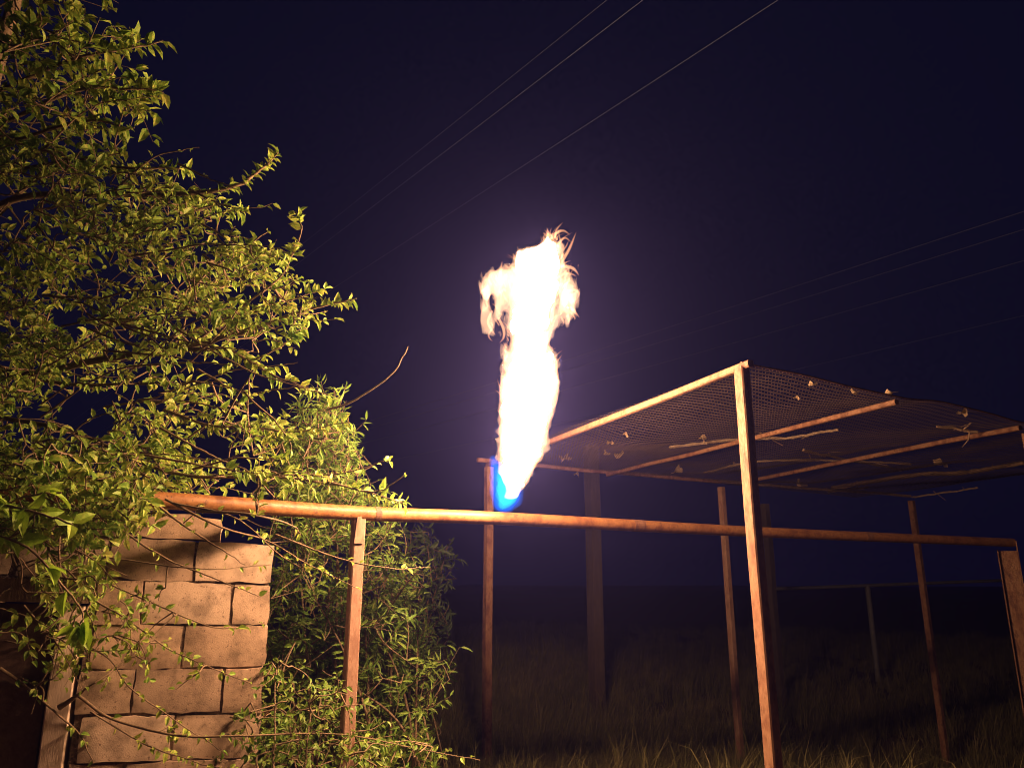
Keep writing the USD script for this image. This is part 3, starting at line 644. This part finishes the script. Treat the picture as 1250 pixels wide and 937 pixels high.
# low shrub in front of the wall's foot, and hanging vines
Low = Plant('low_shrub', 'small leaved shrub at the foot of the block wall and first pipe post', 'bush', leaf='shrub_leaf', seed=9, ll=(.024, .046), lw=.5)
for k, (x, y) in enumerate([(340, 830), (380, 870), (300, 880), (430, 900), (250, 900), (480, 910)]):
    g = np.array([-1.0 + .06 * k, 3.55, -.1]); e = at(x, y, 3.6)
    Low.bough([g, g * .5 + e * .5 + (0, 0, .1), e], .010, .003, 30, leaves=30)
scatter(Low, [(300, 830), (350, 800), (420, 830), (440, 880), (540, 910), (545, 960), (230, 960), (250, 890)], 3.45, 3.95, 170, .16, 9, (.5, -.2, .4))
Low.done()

Vine = Plant('hanging_vine', 'thin brown twigs with sparse leaves hanging across the block wall', 'vine', leaf='elm_leaf', seed=12, ll=(.022, .045), lw=.55)
for pts, r0, n in [
    ([(180, 30), (300, 130), (420, 210), (560, 265), (650, 300)], .006, 14),
    ([(380, 60), (470, 130), (560, 190), (620, 230)], .006, 4),
    ([(420, 60), (560, 130), (680, 165), (790, 230), (900, 285)], .006, 22),
    ([(440, 70), (600, 110), (720, 210), (820, 270)], .005, 14),
    ([(500, 90), (640, 100), (740, 130), (760, 160)], .008, 6),
    ([(160, 190), (330, 215), (520, 235), (690, 225)], .004, 8),
    ([(150, 190), (250, 260), (400, 330), (560, 390), (680, 375)], .0045, 26),
    ([(140, 240), (230, 310), (330, 370), (450, 450), (640, 530)], .005, 40),
    ([(200, 560), (290, 620), (460, 660), (620, 660), (860, 655), (1040, 690), (1210, 722)], .007, 24),
    ([(0, 490), (60, 530), (120, 580), (200, 650), (240, 720)], .008, 12),
    ([(150, 590), (240, 530)], .014, 0),
    ([(700, 150), (860, 210), (1000, 235), (1100, 230)], .005, 8),
    ([(100, 90), (130, 200), (210, 300), (230, 370)], .006, 40),
    ([(200, 420), (280, 470), (330, 540), (440, 620), (560, 700)], .004, 30),
    ([(60, 330), (130, 400), (230, 440), (360, 430)], .005, 36),
    ([(230, 600), (330, 660), (420, 700), (600, 740)], .004, 30)]:
    P = Vine.bough([z3(x, y, 3.32 + .03 * (i % 2) + (.25 if x > 650 else 0)) for i, (x, y) in enumerate(pts)], r0, .0018, 44, big=r0 > .006, leaves=n, jit=.006)
scatter(Vine, [(60, 640), (150, 660), (200, 720), (240, 800), (250, 880), (150, 937), (40, 900), (40, 740)], 3.2, 3.42, 60, .13, 6, (.3, -.1, -.5), thin=(3, .5))
Vine.done()

Near = Plant('broad_leaf_branch', 'bright green broad leaved branch close by at the left edge', 'branch', leaf='bright_leaf', seed=14, ll=(.06, .10), lw=.5)
Near.bough([at(-190, 560, 2.9), at(-60, 600, 2.75), at(30, 625, 2.65), at(90, 640, 2.6)], .009, .003, 30, leaves=26)
Near.bough([at(-190, 640, 2.9), at(-60, 640, 2.8), at(30, 605, 2.7), at(70, 600, 2.7)], .006, .003, 30, leaves=16)
Near.bough([at(-120, 640, 2.8), at(20, 660, 2.75), at(100, 735, 2.75), at(112, 760, 2.75)], .005, .003, 30, leaves=14)
Near.done()

# ------------------------------------------------------------------ grass
def tuft(seed, n, hmin, hmax, spread):
    r = np.random.default_rng(seed); Vs, Fs = [], []
    for k in range(n):
        a = r.random() * 6.283; rad = spread * math.sqrt(r.random()); b = np.array([rad * math.cos(a), rad * math.sin(a), -.03])
        H = hmin + (hmax - hmin) * r.random(); ln = r.normal(0, .30, 2) * H + np.array([.08, 0]) * H; w = .0022 + .0024 * r.random()
        c = np.array([math.cos(a + 1.5), math.sin(a + 1.5), 0]) * w
        P = [b, b + (ln[0] * .25, ln[1] * .25, H * .5), b + (ln[0] * .65, ln[1] * .65, H * .82), b + (ln[0] * 1.25, ln[1] * 1.25, H * (.95 + .08 * r.normal()))]
        o = len(Vs); Vs += [P[0] - c, P[0] + c, P[1] - c * .9, P[1] + c * .9, P[2] - c * .6, P[2] + c * .6, P[3]]
        Fs += [(o, o + 1, o + 3), (o, o + 3, o + 2), (o + 2, o + 3, o + 5), (o + 2, o + 5, o + 4), (o + 4, o + 5, o + 6)]
    return trimesh.Trimesh(Vs, Fs, process=False)
pi = UsdGeom.PointInstancer.Define(stage, '/World/grass')
tag(pi.GetPrim(), 'tall dry field grass fading into the dark below the canopy', 'grass', kind='stuff')
protos = []
for k in range(7):
    m = usdkit.mesh(stage, f'/World/grass/tuft_{k + 1:03d}' if k else '/World/grass/tuft', tuft(60 + k, 80 if k < 5 else 26, .10, .26 if k < 5 else .40, .18), LOOK['dry_grass'])
    protos.append(m.GetPath())
pi.CreatePrototypesRel().SetTargets(protos)
r = np.random.default_rng(77)
N = 14000
dist = 5.6 + 20 * r.random(N) ** 1.9; ang = np.radians(-46 + 94 * r.random(N))
gx, gy = dist * np.sin(ang), dist * np.cos(ang)
keep = ~((gx < -1.0) & (gy < 6.2))
patch = meshkit.noise(np.stack([gx * .5, gy * .5, 0 * gx], -1), 9)
keep &= r.random(N) < .25 + 1.1 * patch
gx, gy, patch = gx[keep], gy[keep], patch[keep]; n = len(gx)
pi.CreatePositionsAttr(Vt.Vec3fArray.FromNumpy(np.column_stack([gx, gy, ground_z(gx, gy)]).astype(np.float32)))
yaw = r.normal(0, .9, n)
pi.CreateOrientationsAttr(Vt.QuathArray([Gf.Quath(float(math.cos(a / 2)), 0, 0, float(math.sin(a / 2))) for a in yaw]))
sc = (.7 + .7 * patch * r.random(n) + .3 * r.random(n))
pi.CreateScalesAttr(Vt.Vec3fArray.FromNumpy(np.stack([sc, sc, sc * (.9 + .5 * r.random(n))], -1).astype(np.float32)))
pi.CreateProtoIndicesAttr(Vt.IntArray.FromNumpy(r.integers(0, 7, n).astype(np.int32)))

# ------------------------------------------------------------------ night haze lit by the flame
mat('night_air', {'v': ('principled_volume', {'color': (.235, .245, 1.0), 'density': HAZE_D, 'anisotropy': .72})}, [], volume='v.volume')
hz = trimesh.creation.box(extents=(460, 460, 14)); hz.apply_translation((0, 0, 14 / 2 - 1.4))
tag(obj('haze', hz, 'night_air'), kind='stuff')
